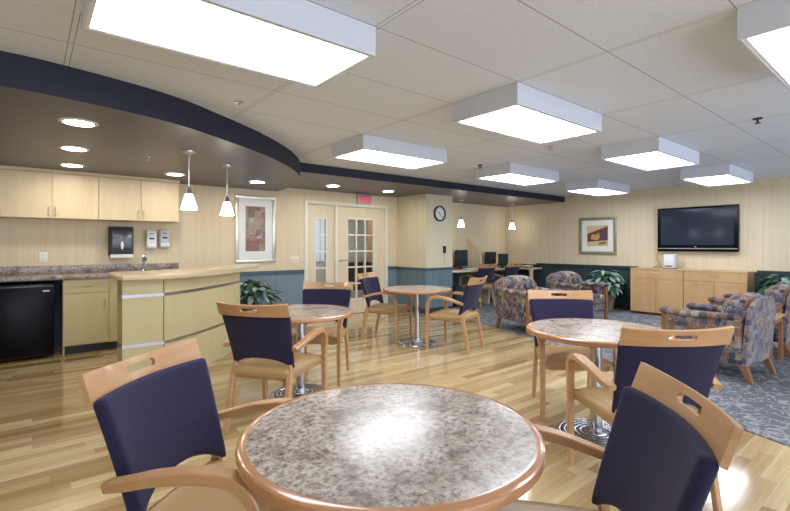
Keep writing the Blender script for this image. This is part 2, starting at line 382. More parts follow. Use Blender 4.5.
# ------------------------------------------------------------------ glazed door and sidelight
bm = bmesh.new(); fy0, fy1 = YK-.02, YK+.13
box(bm, DX0-.02, DX0+.05, fy0, fy1, 0, DZ+.02, .004); box(bm, DX1-.05, DX1+.02, fy0, fy1, 0, DZ+.02, .004)
box(bm, DX0+.05, DX1-.05, fy0, fy1, DZ-.035, DZ+.02, .004); box(bm, 4.385, 4.435, fy0, fy1, 0, DZ-.035, .004)
fr = struct('door_1', bm, M['frame'], smooth=True)
def glazed(x0, x1, gx0, gx1, zs, cols, name, pname, y=YK+.03):
    z0, z1 = zs[0], zs[-1]; bm = bmesh.new(); w = .013
    box(bm, x0, gx0, y, y+.045, .01, DZ-.037); box(bm, gx1, x1, y, y+.045, .01, DZ-.037)
    box(bm, gx0, gx1, y, y+.045, .01, z0); box(bm, gx0, gx1, y, y+.045, z1, DZ-.037)
    leaf = link(name, bm, M['doorwood'], fr, smooth=False)
    bm = bmesh.new()
    for z in zs: box(bm, gx0, gx1, y-.006, y+.05, z-w, z+w, .003)
    for k in range(cols+1):
        x = gx0+(gx1-gx0)*k/cols; box(bm, x-w, x+w, y-.005, y+.049, z0, z1, .003)
    link('muntin', bm, M['frame'], leaf, smooth=False)
    link('pane', B(gx0, gx1, y+.02, y+.025, z0, z1), M['glass'], leaf, smooth=False)
    return leaf
glazed(3.82, 4.385, 3.985, 4.22, [.28, .58, .895, 1.195, 1.495, 1.80], 1, 'sidelight_panel', 'x')
leaf = glazed(4.435, 5.55, 4.68, 5.30, [.28, .58, .895, 1.2, 1.51, 1.82], 3, 'door_leaf', 'x')
bm = bmesh.new(); lathe(bm, [(0, .0), (.028, .0), (.028, .012), (.01, .014), (.01, .05), (0, .05)], 16)
for v in bm.verts: v.co = Vector((v.co.x, -v.co.z, v.co.y))
tube(bm, [(0, -.048, 0), (.05, -.05, .0), (.12, -.045, -.004)], .009)
o = link('door_handle', bm, M['steel'], leaf); o.location = (4.53, YK+.03, 1.035); o['label'] = 'brushed metal lever handle'
for z in (1.75, 1.05, .3):
    o = link('hinge', B(5.545, 5.57, YK+.018, YK+.032, z-.05, z+.05, .004), M['steel'], leaf)

# room beyond the glass
bm = bmesh.new(); box(bm, 2.6, 8.6, YK+3.2, YK+3.3, 0, 2.5); box(bm, 2.5, 2.6, YK+.12, YK+3.3, 0, 2.5); box(bm, 8.6, 8.7, YK+.12, YK+3.3, 0, 2.5)
struct('wall_far', bm, M['farwall'])
struct('ceiling.001', B(2.5, 8.7, YK+.12, YK+3.3, 2.5, 2.6), M['farwall'])
bm = bmesh.new(); box(bm, 5.35, 6.15, YK+3.17, YK+3.2, .9, 2.0)
w = struct('window_1', bm, M['blind'])
for k in range(4):
    bmx = bmesh.new(); box(bmx, 5.35+.8*k/3-.015, 5.35+.8*k/3+.015, YK+3.15, YK+3.17, .9, 2.0)
    link('window_frame', bmx, M['frame'], w, smooth=False)
t = thing('wardrobe', 'orange-brown wooden cupboard in the room behind the glazed door', 'cupboard', (7.02, YK+1.9, 0))
link('body', B(-.35, .35, -.25, .25, .08, 2.0, .005), M['orange'], t); link('plinth', B(-.34, .34, -.24, .24, 0, .08), M['ored'], t)
for s in (-1, 1): link('cupboard_door', B(min(s*.005, s*.34), max(s*.005, s*.34), -.265, -.25, .1, 1.98, .004), M['orange'], t)
t = thing('desk', 'dark red-brown desk in the room behind the glazed door', 'desk', (5.75, YK+1.3, 0))
link('desk_top', B(-.6, .45, -.3, .3, .90, .95, .004), M['ored'], t)
for s in (-.55, .4): link('leg', B(s-.02, s+.02, -.28, .28, 0, .90), M['ored'], t)
link('modesty_panel', B(-.53, .38, -.02, 0, .3, .90), M['ored'], t)

# ------------------------------------------------------------------ ceiling lights
def fixture(x, y, label):
    t = thing('fluorescent_fixture', label, 'ceiling light', (x+.60, y+.305, HC-.15), 0, None)
    bm = bmesh.new(); W, D, Hh = .60, .30, .15
    # shell: four sides and top, lip around a recessed diffuser
    box(bm, -W, W, -D, -D+.012, 0, Hh); box(bm, -W, W, D-.012, D, 0, Hh); box(bm, -W, -W+.012, -D+.012, D-.012, 0, Hh); box(bm, W-.012, W, -D+.012, D-.012, 0, Hh)
    box(bm, -W+.012, W-.012, -D+.012, D-.012, Hh-.01, Hh)
    link('housing', bm, M['white'], t, smooth=False)
    bm = bmesh.new(); i = .03
    box(bm, -W+.012, W-.012, -D+.012, -D+i, .002, .008); box(bm, -W+.012, W-.012, D-i, D-.012, .002, .008)
    box(bm, -W+.012, -W+i, -D+i, D-i, .002, .008); box(bm, W-i, W-.012, -D+i, D-i, .002, .008)
    link('diffuser_frame', bm, M['whitetrim'], t, smooth=False)
    link('diffuser', B(-W+i, W-i, -D+i, D-i, .010, .016), M['lens'], t, smooth=False)
    return t
G0, G1 = .18, .62
FX = [((0, 2), 'long lit box fixture at upper left, nearest above the front table'),
      ((2, -1), 'lit box fixture cut off by the upper right edge of the photo'),
      ((2, 2), 'lit box fixture in the middle of the ceiling, above the right-hand round table'),
      ((2, 5), 'lit box fixture beside the straight dark soffit, in front of the glazed door'),
      ((4, 2), 'lit box fixture over the patterned armchairs on the right, second row'),
      ((4, 5), 'lit box fixture by the far soffit in front of the hanging computer lights'),
      ((6, 2), 'lit box fixture nearest the television, farthest right row'),
      ((6, 5), 'smallest, farthest lit box fixture above the framed fox-coloured picture')]
for (i, j), lb in FX: fixture(G0+1.205*i, G1+.61*j, lb.replace('fox-coloured picture', 'picture on the television wall'))
def downlight(x, y, z, label, r=.125):
    t = thing('recessed_downlight', label, 'ceiling light', (x, y, z), 0, None)
    bm = bmesh.new(); lathe(bm, [(r-.03, -.001), (r, -.001), (r, -.006), (r-.03, -.011), (r-.03, -.001)], 32); link('trim_ring', bm, M['whitetrim'], t)
    bm = bmesh.new(); lathe(bm, [(0, -.003), (r-.03, -.003), (r-.03, -.006), (0, -.006)], 32); link('lens', bm, M['can'], t)
for x, y, z, lb in [(.287, 4.06, HK, 'nearest and largest downlight in the curved dark soffit'), (.33, 5.17, HK, 'middle downlight of the row above the left kitchen cabinets'),
                    (.38, 6.26, HK, 'downlight closest to the left wall cabinets, innermost of its row'), (1.445, 6.2, HK, 'downlight behind the first pendant, over the soap dispensers'),
                    (2.52, 6.19, HK, 'downlight in front of the tall framed picture'), (3.89, 6.38, HS, 'downlight left of the exit sign'), (5.06, 6.39, HS, 'downlight right of the exit sign')]:
    downlight(x, y, z, lb)
def pendant(x, y, z, zb, label, grp, s=1.):
    t = thing('pendant_light', label, 'pendant light', (x, y, z), 0, None); d = z-zb
    bm = bmesh.new(); lathe(bm, [(0, 0), (.062, 0), (.06, -.01), (.02, -.02), (0, -.02)], 24); link('canopy', bm, M['steel'], t)
    bm = bmesh.new(); lathe(bm, [(0, -.018), (.006, -.018), (.006, -d+.2), (0, -d+.2)], 10); link('stem', bm, M['steel'], t)
    bm = bmesh.new(); lathe(bm, [(0, -d+.225), (.014, -d+.22), (.022, -d+.19), (.036, -d+.15), (0, -d+.15)], 20); link('socket_cap', bm, M['steel'], t)
    bm = bmesh.new(); lathe(bm, [(.032, -d+.15), (.045, -d+.11), (.060, -d+.06), (.078, -d), (.074, -d), (.056, -d+.06), (.041, -d+.11), (.030, -d+.148)], 28); 
    lathe(bm, [(0, -d+.02), (.066, -d+.02), (.066, -d+.025), (0, -d+.025)], 20); link('lamp_shade', bm, M['shade'], t)
pendant(1.206, 4.646, HK, 1.655, 'small conical pendant over the bar, left of the two', 'a')
pendant(1.753, 5.18, HK, 1.65, 'small conical pendant over the bar, right of the two, nearer the tall picture', 'a')
pendant(7.27, 6.63, HS, 1.715, 'small conical pendant over the computer desk beside the clock pillar', 'b')
pendant(9.05, 6.60, HS, 1.71, 'small conical pendant in the corner over the computer desk', 'b')
def sprinkler(x, y, z, label, m='steel', s=1.):
    bm = bmesh.new(); lathe(bm, [(0, 0), (.035*s, 0), (.03*s, -.008*s), (.008*s, -.01*s), (.008*s, -.035*s), (.022*s, -.037*s), (.022*s, -.041*s), (0, -.041*s)], 16)
    o = link('sprinkler_head', bm, M[m]); o.location = (x, y, z); tag(o, label, 'sprinkler')
sprinkler(1.27, 3.478, HC, 'chrome sprinkler head between the long fixture and the curved soffit')
sprinkler(.95, 5.2, HK, 'small sprinkler head under the dark curved soffit', 'steel', .8)
sprinkler(4.55, 2.80, HC, 'small sprinkler head just beyond the middle ceiling fixture', 'steel', 1.)
sprinkler(4.97, 1.035, HC, 'dark sprinkler head on the ceiling at the right', 'mblack', 1.1)
sprinkler(4.847, 4.068, HC, 'dark sprinkler head near the far left fixture beside the soffit', 'mblack', 1.1)

# ------------------------------------------------------------------ kitchen
def pull(parent, x, y, z, vert=True, L=.10, horiz_y=True):
    bm = bmesh.new(); a = L/2; q = .022
    if vert: P = [(x, y, z-a), (x, y-q, z-a+.004), (x, y-q, z+a-.004), (x, y, z+a)]
    else: P = [(x-a, y, z), (x-a+.004, y-q, z), (x+a-.004, y-q, z), (x+a, y, z)]
    tube(bm, P, .006); return link('handle', bm, M['steel'], parent)
for x0, lb in [(-.258, 'pale wall cabinet pair at the far left, over the mini fridge'), (.687, 'pale wall cabinet pair over the towel dispenser')]:
    t = thing('wall_cabinet', lb, 'cabinet', (x0, 6.79, 1.635), 0)
    link('body', B(0.001, .944, .018, YK-6.79, 0, .545), M['cab'], t, smooth=False)
    for k in (0, 1):
        d = link('cabinet_door', B(.003+.4725*k, .4695+.4725*k, 0, .018, .003, .542, .002), M['cab'], t, smooth=False)
        pull(d, .4725+(-.032 if k == 0 else .032), 0, .085)
bm = bmesh.new(); box(bm, -.29, 1.64, 6.77, YK, 2.181, HK, .003); struct('trim_6', bm, M['cab'])
# worktop with splashback
t = thing('worktop', 'speckled granite-look worktop along the kitchen wall', 'countertop', (0, 0, 0))
link('slab', B(-1.4, 1.70, 6.57, YK, .90, .95, .008), M['counter'], t); link('splashback', B(-1.4, 1.70, YK-.02, YK, .95, 1.052, .003), M['counter'], t)
bm = bmesh.new(); box(bm, 1.0, 1.5, 6.72, 7.0, .9505, .955, .002); link('sink_rim', bm, M['steel'], t)
def base_cab(x0, x1, label, drawer=True, kn=True):
    t = thing('base_cabinet', label, 'cabinet', (x0, 6.60, 0)); w = x1-x0
    link('body', B(0, w, .018, YK-6.60, .10, .90), M['bcab'], t, smooth=False)
    link('toe_kick', B(0, w, .06, .08, 0, .10), M['kick'], t, smooth=False)
    link('side_panel', B(0, .018, .018, YK-6.62, 0, .10), M['bcab'], t, smooth=False)
    d = link('drawer', B(.003, w-.003, 0, .018, .735, .893, .002), M['bcab'], t, smooth=False); pull(d, w/2, 0, .81, False)
    bm = bmesh.new(); lathe(bm, [(0, 0), (.006, 0), (.006, .003), (0, .003)], 10)
    for v in bm.verts: v.co = Vector((v.co.x+w/2, -v.co.z, v.co.y+.865))
    link('lock', bm, M['steel'], d)
    d = link('cabinet_door', B(.003, w-.003, 0, .018, .115, .728, .002), M['bcab'], t, smooth=False); pull(d, w-.045, 0, .58)
    return t
base_cab(.31, .775, 'olive-cream base cabinet with one drawer and one door, beside the black fridge')
t = thing('sink_cabinet', 'cream base cabinet front partly hidden behind the left end of the bar', 'cabinet', (.778, 6.60, 0))
link('body', B(0, .90, .006, YK-6.602, .10, .90), M['bcab'], t, smooth=False); link('toe_kick', B(0, .90, .06, .08, 0, .10), M['kick'], t, smooth=False)
struct('trim_7', B(-.42, -.37, 6.62, YK, 0, .90), M['bcab'])
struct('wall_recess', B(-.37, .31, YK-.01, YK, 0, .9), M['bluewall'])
t = thing('mini_fridge', 'glossy black under-counter refrigerator below the worktop', 'refrigerator', (-.32, 6.56, 0))
link('cabinet_body', B(0, .55, .05, .52, .02, .86, .006), M['mblack'], t)
d = link('fridge_door', B(0, .55, 0, .046, .045, .855, .008), M['black'], t)
bm = bmesh.new(); box(bm, .01, .54, -.014, 0.002, .825, .85, .005); link('handle_bar', bm, M['smoke'], d)
link('name_badge', B(.445, .505, -.002, 0.001, .775, .79), M['lgrey'], d, smooth=False)
for x in (.04, .51): link('foot', B(x-.02, x+.02, .05, .09, 0, .02), M['mblack'], t)
# faucet
t = thing('faucet', 'chrome kitchen faucet standing behind the bar', 'faucet', (1.22, 6.95, .95))
bm = bmesh.new(); lathe(bm, [(0, 0), (.026, 0), (.022, .02), (.014, .03), (.014, .13), (.02, .14), (.02, .19), (.012, .20), (0, .20)], 16); link('body', bm, M['chrome'], t)
bm = bmesh.new(); tube(bm, smooth_path([(0, 0, .15), (0, -.05, .19), (0, -.12, .19), (0, -.16, .15)], 4), .011); link('spout', bm, M['chrome'], t)
bm = bmesh.new(); tube(bm, [(0, 0, .2), (.0, .01, .225), (.03, .0, .245)], .007); link('lever', bm, M['chrome'], t)
# dispensers
t = thing('towel_dispenser', 'black smoked paper towel dispenser on the kitchen wall', 'dispenser', (.966, YK, 1.136))
link('back_case', B(-.142, .142, -.12, 0, .03, .425, .012), M['mblack'], t); link('smoked_cover', B(-.128, .128, -.175, -.115, .06, .39, .02, 3), M['smoke'], t)
bm = bmesh.new(); box(bm, -.135, .135, -.17, -.02, 0, .055, .015); link('exit_tray', bm, M['lgrey'], t)
bm = bmesh.new(); lathe(bm, [(0, .0), (.03, .0), (.026, .006), (0, .008)], 20)
for v in bm.verts: v.co = Vector((v.co.x*.6, -.174-v.co.z, v.co.y*1.9+.17))
link('emblem', bm, M['lgrey'], t)
for xc, w, z0, z1, m, lb in [(1.336, .068, 1.257, 1.528, 'lgrey', 'pale grey soap dispenser on the wall, left of the pair'), (1.504, .070, 1.27, 1.54, 'dgrey', 'darker grey soap dispenser on the wall, right of the pair')]:
    t = thing('soap_dispenser', lb, 'dispenser', (xc, YK, z0)); h = z1-z0
    link('case', B(-w, w, -.09, 0, 0, h, .022, 3), M[m], t)
    link('push_bar', B(-w*.8, w*.8, -.105, -.085, .02, .07, .01, 2), M['lgrey'], t)
    link('sight_window', B(-w*.45, w*.45, -.094, -.085, h*.5, h*.58, .004), M['mblack'], t)
    link('mark', B(-w*.35, w*.35, -.093, -.087, h*.76, h*.80), M['smoke'], t)
t = thing('outlet', 'ivory wall outlet above the worktop on the left', 'outlet', (.14, YK, 1.165)); link('plate', B(-.04, .04, -.006, 0, -.06, .06, .003), M['whitetrim'], t)
for s in (-1, 1): link('socket', B(-.014, .014, -.009, -.005, s*.025-.014, s*.025+.014, .003), M['lgrey'], t)
t = thing('light_switch', 'ivory triple light switch plate left of the glazed door', 'switch', (3.56, YK, 1.06)); link('plate', B(-.085, .085, -.006, 0, -.06, .06, .003), M['ivory'], t)
for s in (-1, 0, 1): link('toggle', B(s*.046-.006, s*.046+.006, -.018, -.005, -.012, .012, .002), M['whitetrim'], t)

# bar / peninsula
fp = [(.65, 4.67), (.99, 4.67), (1.10, 4.745), (1.27, 4.88), (1.48, 5.07), (1.76, 5.35), (1.96, 5.58), (2.13, 5.80)]
bk = [(1.90, 5.98), (1.72, 5.76), (1.52, 5.54), (1.27, 5.30), (1.07, 5.13), (.93, 4.99), (.65, 4.97)]
t = thing('bar_counter', 'curved cream bar with metal bands and raised wood top', 'bar', (0, 0, 0))
cx = sum(p[0] for p in fp+bk)/15; cy = sum(p[1] for p in fp+bk)/15
def off(pts, d):
    n = len(pts); out = []
    for i, p in enumerate(pts):
        a = Vector(pts[i-1]); b = Vector(p); c2 = Vector(pts[(i+1) % n])
        n1 = Vector(((b-a).y, -(b-a).x)).normalized(); n2 = Vector(((c2-b).y, -(c2-b).x)).normalized()
        k = (n1+n2); k = k/(1+n1.dot(n2)) if (1+n1.dot(n2)) > .3 else k.normalized()
        out.append((b.x+k.x*d, b.y+k.y*d))
    return out
poly = fp+bk
for z0, z1 in ((0, .371), (.401, .826), (.856, .988)):
    bm = bmesh.new(); prism(bm, poly, z0, z1); link('panel', bm, M['bcab'], t, angle=20)
for z in (.371, .826):
    bm = bmesh.new(); prism(bm, off(poly, .004), z, z+.03); link('metal_band', bm, M['steel'], t, angle=20)
bm = bmesh.new(); box(bm, .985, .992, 4.6685, 4.6715, 0, .98); link('seam', bm, M['dchrome'], t, smooth=False)
tp = [(.64, 4.56), (1.00, 4.56), (1.12, 4.61), (1.34, 4.76), (1.57, 4.97), (1.85, 5.25), (2.08, 5.50), (2.30, 5.78), (2.50, 6.08), (2.60, 6.30), (2.42, 6.40), (2.12, 6.22), (1.75, 5.86), (1.35, 5.50), (1.0, 5.34), (.66, 5.34), (.61, 5.28), (.60, 4.62)]
bm = bmesh.new(); prism(bm, tp, .988, 1.040, .016, 3); link('bar_top', bm, M['bartop'], t)

# ------------------------------------------------------------------ pictures, exit sign, clock, wall bits
t = thing('framed_picture', 'tall framed abstract print in silver frame on the kitchen wall', 'picture', (2.87, YK, 1.575))
W, Hh = .337, .545; bm = bmesh.new(); f_ = .055
box(bm, -W, W, -.035, 0, Hh-f_, Hh, .006); box(bm, -W, W, -.035, 0, -Hh, -Hh+f_, .006); box(bm, -W, -W+f_, -.035, 0, -Hh+f_, Hh-f_, .006); box(bm, W-f_, W, -.035, 0, -Hh+f_, Hh-f_, .006)
link('frame', bm, M['silver'], t)
link('mat_board', B(-W+f_, W-f_, -.012, -.004, -Hh+f_, Hh-f_), M['matbd'], t, smooth=False)
def m_print(name, pal, sc1, sq):
    m = mat(name, (.5, .4, .3), .5); T, N, L, b = nt(m); v = coords(N, L, (1, 1, 1))
    vo = N.new('ShaderNodeTexVoronoi'); vo.distance = 'CHEBYCHEV' if sq else 'EUCLIDEAN'; vo.inputs['Scale'].default_value = sc1; vo.inputs['Randomness'].default_value = .8; L.new(v, vo.inputs['Vector'])
    s = N.new('ShaderNodeSeparateColor'); L.new(vo.outputs['Color'], s.inputs[0]); r = ramp(N, [(i/len(pal), c) for i, c in enumerate(pal)], 'LINEAR'); L.new(s.outputs[0], r.inputs[0])
    f = tnoise(N, L, v, 22, 3); r2 = ramp(N, [(.3, (.7, .68, .66)), (.7, (1.1, 1.1, 1.1))]); L.new(f, r2.inputs[0])
    L.new(mix(N, L, r.outputs[0], r2.outputs[0], 1., 'MULTIPLY'), b.inputs['Base Color']); return m
P1 = m_print('muted_block_print', [(.20, .20, .19), (.38, .33, .20), (.35, .28, .21), (.22, .15, .13), (.42, .38, .30), (.30, .13, .11)], 9, True)
link('print', B(-.17, .16, -.016, -.012, -.36, .37), P1, t, smooth=False)
link('glazing', B(-W+f_, W-f_, -.024, -.021, -Hh+f_, Hh-f_), M['pglass'], t, smooth=False)
t = thing('framed_picture', 'square framed print of reddish shapes on the television wall', 'picture', (XT, 4.70, 1.52))
W, Hh = .405, .395; bm = bmesh.new(); f_ = .06
box(bm, -.035, 0, -W, W, Hh-f_, Hh, .006); box(bm, -.035, 0, -W, W, -Hh, -Hh+f_, .006); box(bm, -.035, 0, -W, -W+f_, -Hh+f_, Hh-f_, .006); box(bm, -.035, 0, W-f_, W, -Hh+f_, Hh-f_, .006)
link('frame', bm, M['gold'], t); link('mat_board', B(-.012, -.004, -W+f_, W-f_, -Hh+f_, Hh-f_), M['matbd'], t, smooth=False)
mp = mat('reddish_print', (.6, .45, .2), .5)
pr = link('print', B(-.016, -.012, -.23, .235, -.225, .22), mat('cream_paper', (.62, .50, .28), .6), t, smooth=False)
def flat(name, pts, col, x):
    bm = bmesh.new(); a = [bm.verts.new((x, -p[0], p[1])) for p in pts]; b_ = [bm.verts.new((x-.0015, -p[0], p[1])) for p in pts]
    n = len(pts); bm.faces.new(a); bm.faces.new(list(reversed(b_)))
    for i in range(n): bm.faces.new([a[i], a[(i+1) % n], b_[(i+1) % n], b_[i]])
    bmesh.ops.recalc_face_normals(bm, faces=bm.faces[:]); return link(name, bm, mat('ink_'+name, col, .6), pr, smooth=False)
flat('brown_field', [(-.22, -.13), (.22, -.10), (.22, .20), (.0, .12), (-.22, .05)], (.17, .04, .035), -.0165)
flat('ochre_shape', [(-.15, -.07), (.0, -.10), (.06, -.03), (.03, .07), (-.02, .02), (-.12, .04)], (.55, .30, .12), -.0185)
flat('slate_shape', [(.08, -.06), (.18, -.05), (.20, .06), (.13, .12), (.08, .04)], (.06, .07, .10), -.0185)
flat('rust_shape', [(.02, -.20), (.20, -.17), (.19, -.12), (.04, -.14)], (.30, .14, .07), -.0185)
t = thing('exit_sign', 'lit red exit sign above the glazed door', 'sign', (5.02, YK-.05, 2.19))
link('housing', B(-.165, .165, -.0, .05, -.095, .105, .006), M['dgrey'], t); link('face', B(-.15, .15, -.004, 0, -.08, .09), M['exitface'], t, smooth=False)
text_mesh('EXIT', .135, M['redlit'], 'letters', t, (0, -.006, .0), (PI/2, 0, 0))
t = thing('wall_clock', 'round black-rimmed wall clock on the pillar', 'clock', (6.225, PY, 1.935), 0)
def yl(prof, n=40):
    bm = bmesh.new(); lathe(bm, prof, n)
    for v in bm.verts: v.co = Vector((v.co.x, -v.co.z, v.co.y))
    bmesh.ops.recalc_face_normals(bm, faces=bm.faces[:]); return bm
link('rim', yl([(.128, 0), (.155, 0), (.155, .03), (.143, .04), (.128, .03), (.128, 0)]), M['mblack'], t); link('dial', yl([(0, .005), (.13, .005), (.13, .012), (0, .012)]), M['whitetrim'], t)
bm = bmesh.new()
for k in range(12):
    a = k*PI/6; c_ = Vector((math.sin(a), 0, math.cos(a))); s_ = Vector((math.cos(a), 0, -math.sin(a)))
    q = [c_*.1+s_*.005, c_*.1-s_*.005, c_*.12-s_*.005, c_*.12+s_*.005]; bm.faces.new([bm.verts.new(p+Vector((0, -.0135, 0))) for p in q])
link('hour_marks', bm, M['mblack'], t, smooth=False)
for nm, a, Lh, w in (('hour_hand', R(-55), .07, .006), ('minute_hand', R(140), .1, .004)):
    bm = bmesh.new(); box(bm, -w, w, -.017, -.0145, -.015, Lh); o = link(nm, bm, M['mblack'], t, smooth=False); o.rotation_euler = (0, a, 0)
t = thing('wall_phone_jack', 'small dark wall box with hanging cord on the pillar', 'wall fitting', (6.36, PY, 1.17))
link('box', B(-.03, .03, -.03, 0, -.01, .13, .004), M['mblack'], t)
bm = bmesh.new(); tube(bm, [(0, -.02, -.01), (.002, -.012, -.15), (0, -.012, -.27)], .004, 6); link('cord', bm, M['dgrey'], t)

# ------------------------------------------------------------------ television, sideboard and what stands there
t = thing('television', 'large black flat television hanging on the right wall', 'television', (XT, 2.845, 1.2))
link('bezel', B(-.11, -.03, -.635, .635, 0, .815, .008), M['black'], t)
link('screen', B(-.1125, -.108, -.575, .575, .115, .775), M['screen'], t, smooth=False)
link('speaker_strip', B(-.1135, -.108, -.625, .625, .045, .062), M['steel'], t, smooth=False)
link('logo', B(-.1135, -.108, -.015, .015, .078, .092), M['lgrey'], t, smooth=False)
link('wall_bracket', B(-.03, 0, -.2, .2, .2, .6), M['mblack'], t)
def sideboard(y0, y1, label):
    t = thing('sideboard', label, 'sideboard', (9.03, y0, 0)); w = y1-y0
    link('carcass', B(.02, XT-9.03, 0, w, .05, .85), M['sideb'], t, smooth=False); link('top', B(-.005, XT-9.03, 0, w, .85, .876, .003), M['sideb'], t, smooth=False)
    link('plinth', B(.04, .06, 0, w, 0.006, .05), M['ored'], t, smooth=False)
    def hp(d, yc, z):
        bm = bmesh.new(); tube(bm, [(0, yc-.07, z), (-.018, yc-.066, z), (-.018, yc+.066, z), (0, yc+.07, z)], .0045); link('handle', bm, M['steel'], d)
    d = link('drawer', B(0, .02, .003, w-.003, .69, .845, .002), M['sideb'], t, smooth=False); hp(d, w/2, .80)
    for k in (0, 1):
        d = link('cupboard_door', B(0, .02, .003+k*w/2, w/2-.003+k*w/2, .055, .684, .002), M['sideb'], t, smooth=False); hp(d, w*(.25+.5*k), .64)
sideboard(2.93, 3.84, 'honey wood sideboard, left unit below the television'); sideboard(2.015, 2.925, 'honey wood sideboard, right unit below the television')
t = thing('small_speaker', 'small pale box with a dark slot on the sideboard', 'electronic box', (9.28, 3.23, .876))
link('case', B(-.08, .08, -.085, .085, 0, .27, .01), M['lgrey'], t); link('slot', B(-.082, -.078, -.06, .06, .04, .06), M['mblack'], t, smooth=False)
link('foot_plate', B(-.09, .09, -.1, .1, 0, .012), M['mblack'], t)
bm = bmesh.new(); tube(bm, smooth_path([(9.44, 3.48, 1.22), (9.43, 3.52, 1.08), (9.40, 3.47, .95), (9.34, 3.55, .887), (9.3, 3.44, .89), (9.3, 3.38, .93)], 5), .010, 6)
tag(link('power_cord', bm, M['cableW']), 'pale looping cord hanging below the television', 'cord')

# ------------------------------------------------------------------ computer desk
t = thing('computer_desk', 'long pale desk in the alcove behind the clock pillar', 'desk', (0, 0, 0))
link('desk_top', B(PX1+.005, XT-.005, 6.32, YK-.005, .75, .79, .006), M['bartop'], t)
link('desk_return', B(9.0, XT-.025, 6.02, 6.32, .75, .79, .006), M['bartop'], t); link('support_panel', B(9.02, 9.10, 6.05, 6.10, .006, .75), M['cab'], t, smooth=False)
for x in (6.66, 8.0): link('support_panel', B(x-.015, x+.015, 6.45, YK-.01, 0.006, .75), M['cab'], t, smooth=False)
bm = bmesh.new(); P = [(6.69, .79), (YK-.01, .79), (YK-.01, 1.47), (YK-.06, 1.47), (6.69, 1.12)]
a = [bm.verts.new((8.0, y, z)) for y, z in P]; b_ = [bm.verts.new((8.03, y, z)) for y, z in P]; bm.faces.new(a); bm.faces.new(list(reversed(b_)))
for i in range(5): bm.faces.new([a[i], a[(i+1) % 5], b_[(i+1) % 5], b_[i]])
bmesh.ops.recalc_face_normals(bm, faces=bm.faces[:]); tag(link('desk_divider', bm, M['pillar'], None, smooth=False), 'slanted cream privacy divider on the computer desk', 'divider')
def monitor(x, y, rz, w, h, zb, label):
    t = thing('monitor', label, 'monitor', (x, y, .79), rz)
    link('stand_foot', B(-.1, .1, -.08, .08, 0, .012, .004), M['mblack'], t); link('stand_neck', B(-.02, .02, .0, .03, .012, zb+.1), M['mblack'], t)
    link('case', B(-w/2, w/2, -.03, .012, zb, zb+h, .006), M['mblack'], t); link('display', B(-w/2+.015, w/2-.015, -.032, -.029, zb+.015, zb+h-.015), M['screen'], t, smooth=False)
monitor(7.57, 6.90, 0, .38, .36, .06, 'black monitor on the desk left of the slanted divider')
monitor(8.60, 6.90, 0, .38, .31, .06, 'black monitor on the desk right of the slanted divider')
monitor(8.72, 6.62, R(-6), .30, .28, .05, 'smaller black monitor just in front and right of another monitor')
for x, y, lb in ((7.5, 6.55, 'light keyboard in front of the left monitor'), (8.25, 6.6, 'light keyboard in front of the right-hand monitors')):
    t = thing('keyboard', lb, 'keyboard', (x, y, .79)); link('base', B(-.2, .2, -.07, .07, 0, .018, .004), M['dgrey'], t)
    bm = bmesh.new()
    for r_ in range(4):
        for k in range(12): box(bm, -.185+.031*k, -.159+.031*k, -.06+.031*r_, -.034+.031*r_, .018, .024)
    link('keys', bm, M['lgrey'], t, smooth=False)
t = thing('desktop_computer', 'black computer tower under the alcove desk beside the pillar', 'computer', (7.1, 6.75, .006)); link('case', B(-.1, .1, -.2, .2, 0, .42, .006), M['mblack'], t); link('front_panel', B(-.09, .09, -.204, -.2, .05, .4), M['smoke'], t)
t = thing('paper_tray', 'stack of papers on a dark tray at the corner end of the desk', 'tray', (9.22, 6.3, .79)); link('tray', B(-.13, .13, -.1, .1, 0, .025, .004), M['ored'], t); link('papers', B(-.11, .11, -.085, .085, .025, .05), M['ivory'], t, smooth=False)

# ------------------------------------------------------------------ pedestal tables
def ptable(x, y, label, zt=.735, rr=.46):
    t = thing('round_table', label, 'table', (x, y, 0))
    bm = bmesh.new(); lathe(bm, [(0, zt-.006), (rr-.028, zt-.006), (rr-.028, zt), (0, zt)], 96); link('tabletop', bm, M['top'], t)
    bm = bmesh.new(); lathe(bm, [(rr-.03, zt-.036), (rr-.012, zt-.036), (rr-.003, zt-.030), (rr, zt-.018), (rr-.003, zt-.006), (rr-.012, zt+.0005), (rr-.028, zt+.0008), (rr-.030, zt-.004)], 96); link('wood_edge', bm, M['rim'], t)
    bm = bmesh.new(); lathe(bm, [(0, zt-.036), (rr-.03, zt-.036), (rr-.03, zt-.007), (0, zt-.007)], 64); link('core', bm, M['sideb'], t)
    bm = bmesh.new(); lathe(bm, [(0, .04), (.038, .04), (.038, zt-.05), (.12, zt-.045), (.12, zt-.037), (0, zt-.037)], 32); link('column', bm, M['chrome'], t)
    bm = bmesh.new(); lathe(bm, [(0, 0), (.258, 0), (.265, .010), (.258, .020), (.245, .022)], 64); lathe(bm, [(.247, .021), (.05, .034), (0, .034)], 64, mi=1)
    k = .238
    while k > .08:
        zc = .0215+(.247-k)*.066; lathe(bm, [(k-.009, zc-.004), (k-.008, zc+.003), (k, zc+.006), (k+.008, zc+.002), (k+.009, zc-.004)], 64); k -= .034
    lathe(bm, [(.075, .028), (.07, .04), (.048, .046), (.046, .065), (.039, .068), (0, .068)], 48)
    link('base', bm, [M['chrome'], M['dchrome']], t, angle=50)
    return t
ptable(.876, 1.09, 'nearest round table, cut off by the bottom of the photo')
ptable(1.834, 3.54, 'round pedestal table in front of the bar, between two chairs')
ptable(3.0, 1.50, 'round pedestal table on the right, near the patterned armchairs')
ptable(4.03, 4.46, 'farthest round pedestal table, in front of the blue pillar')

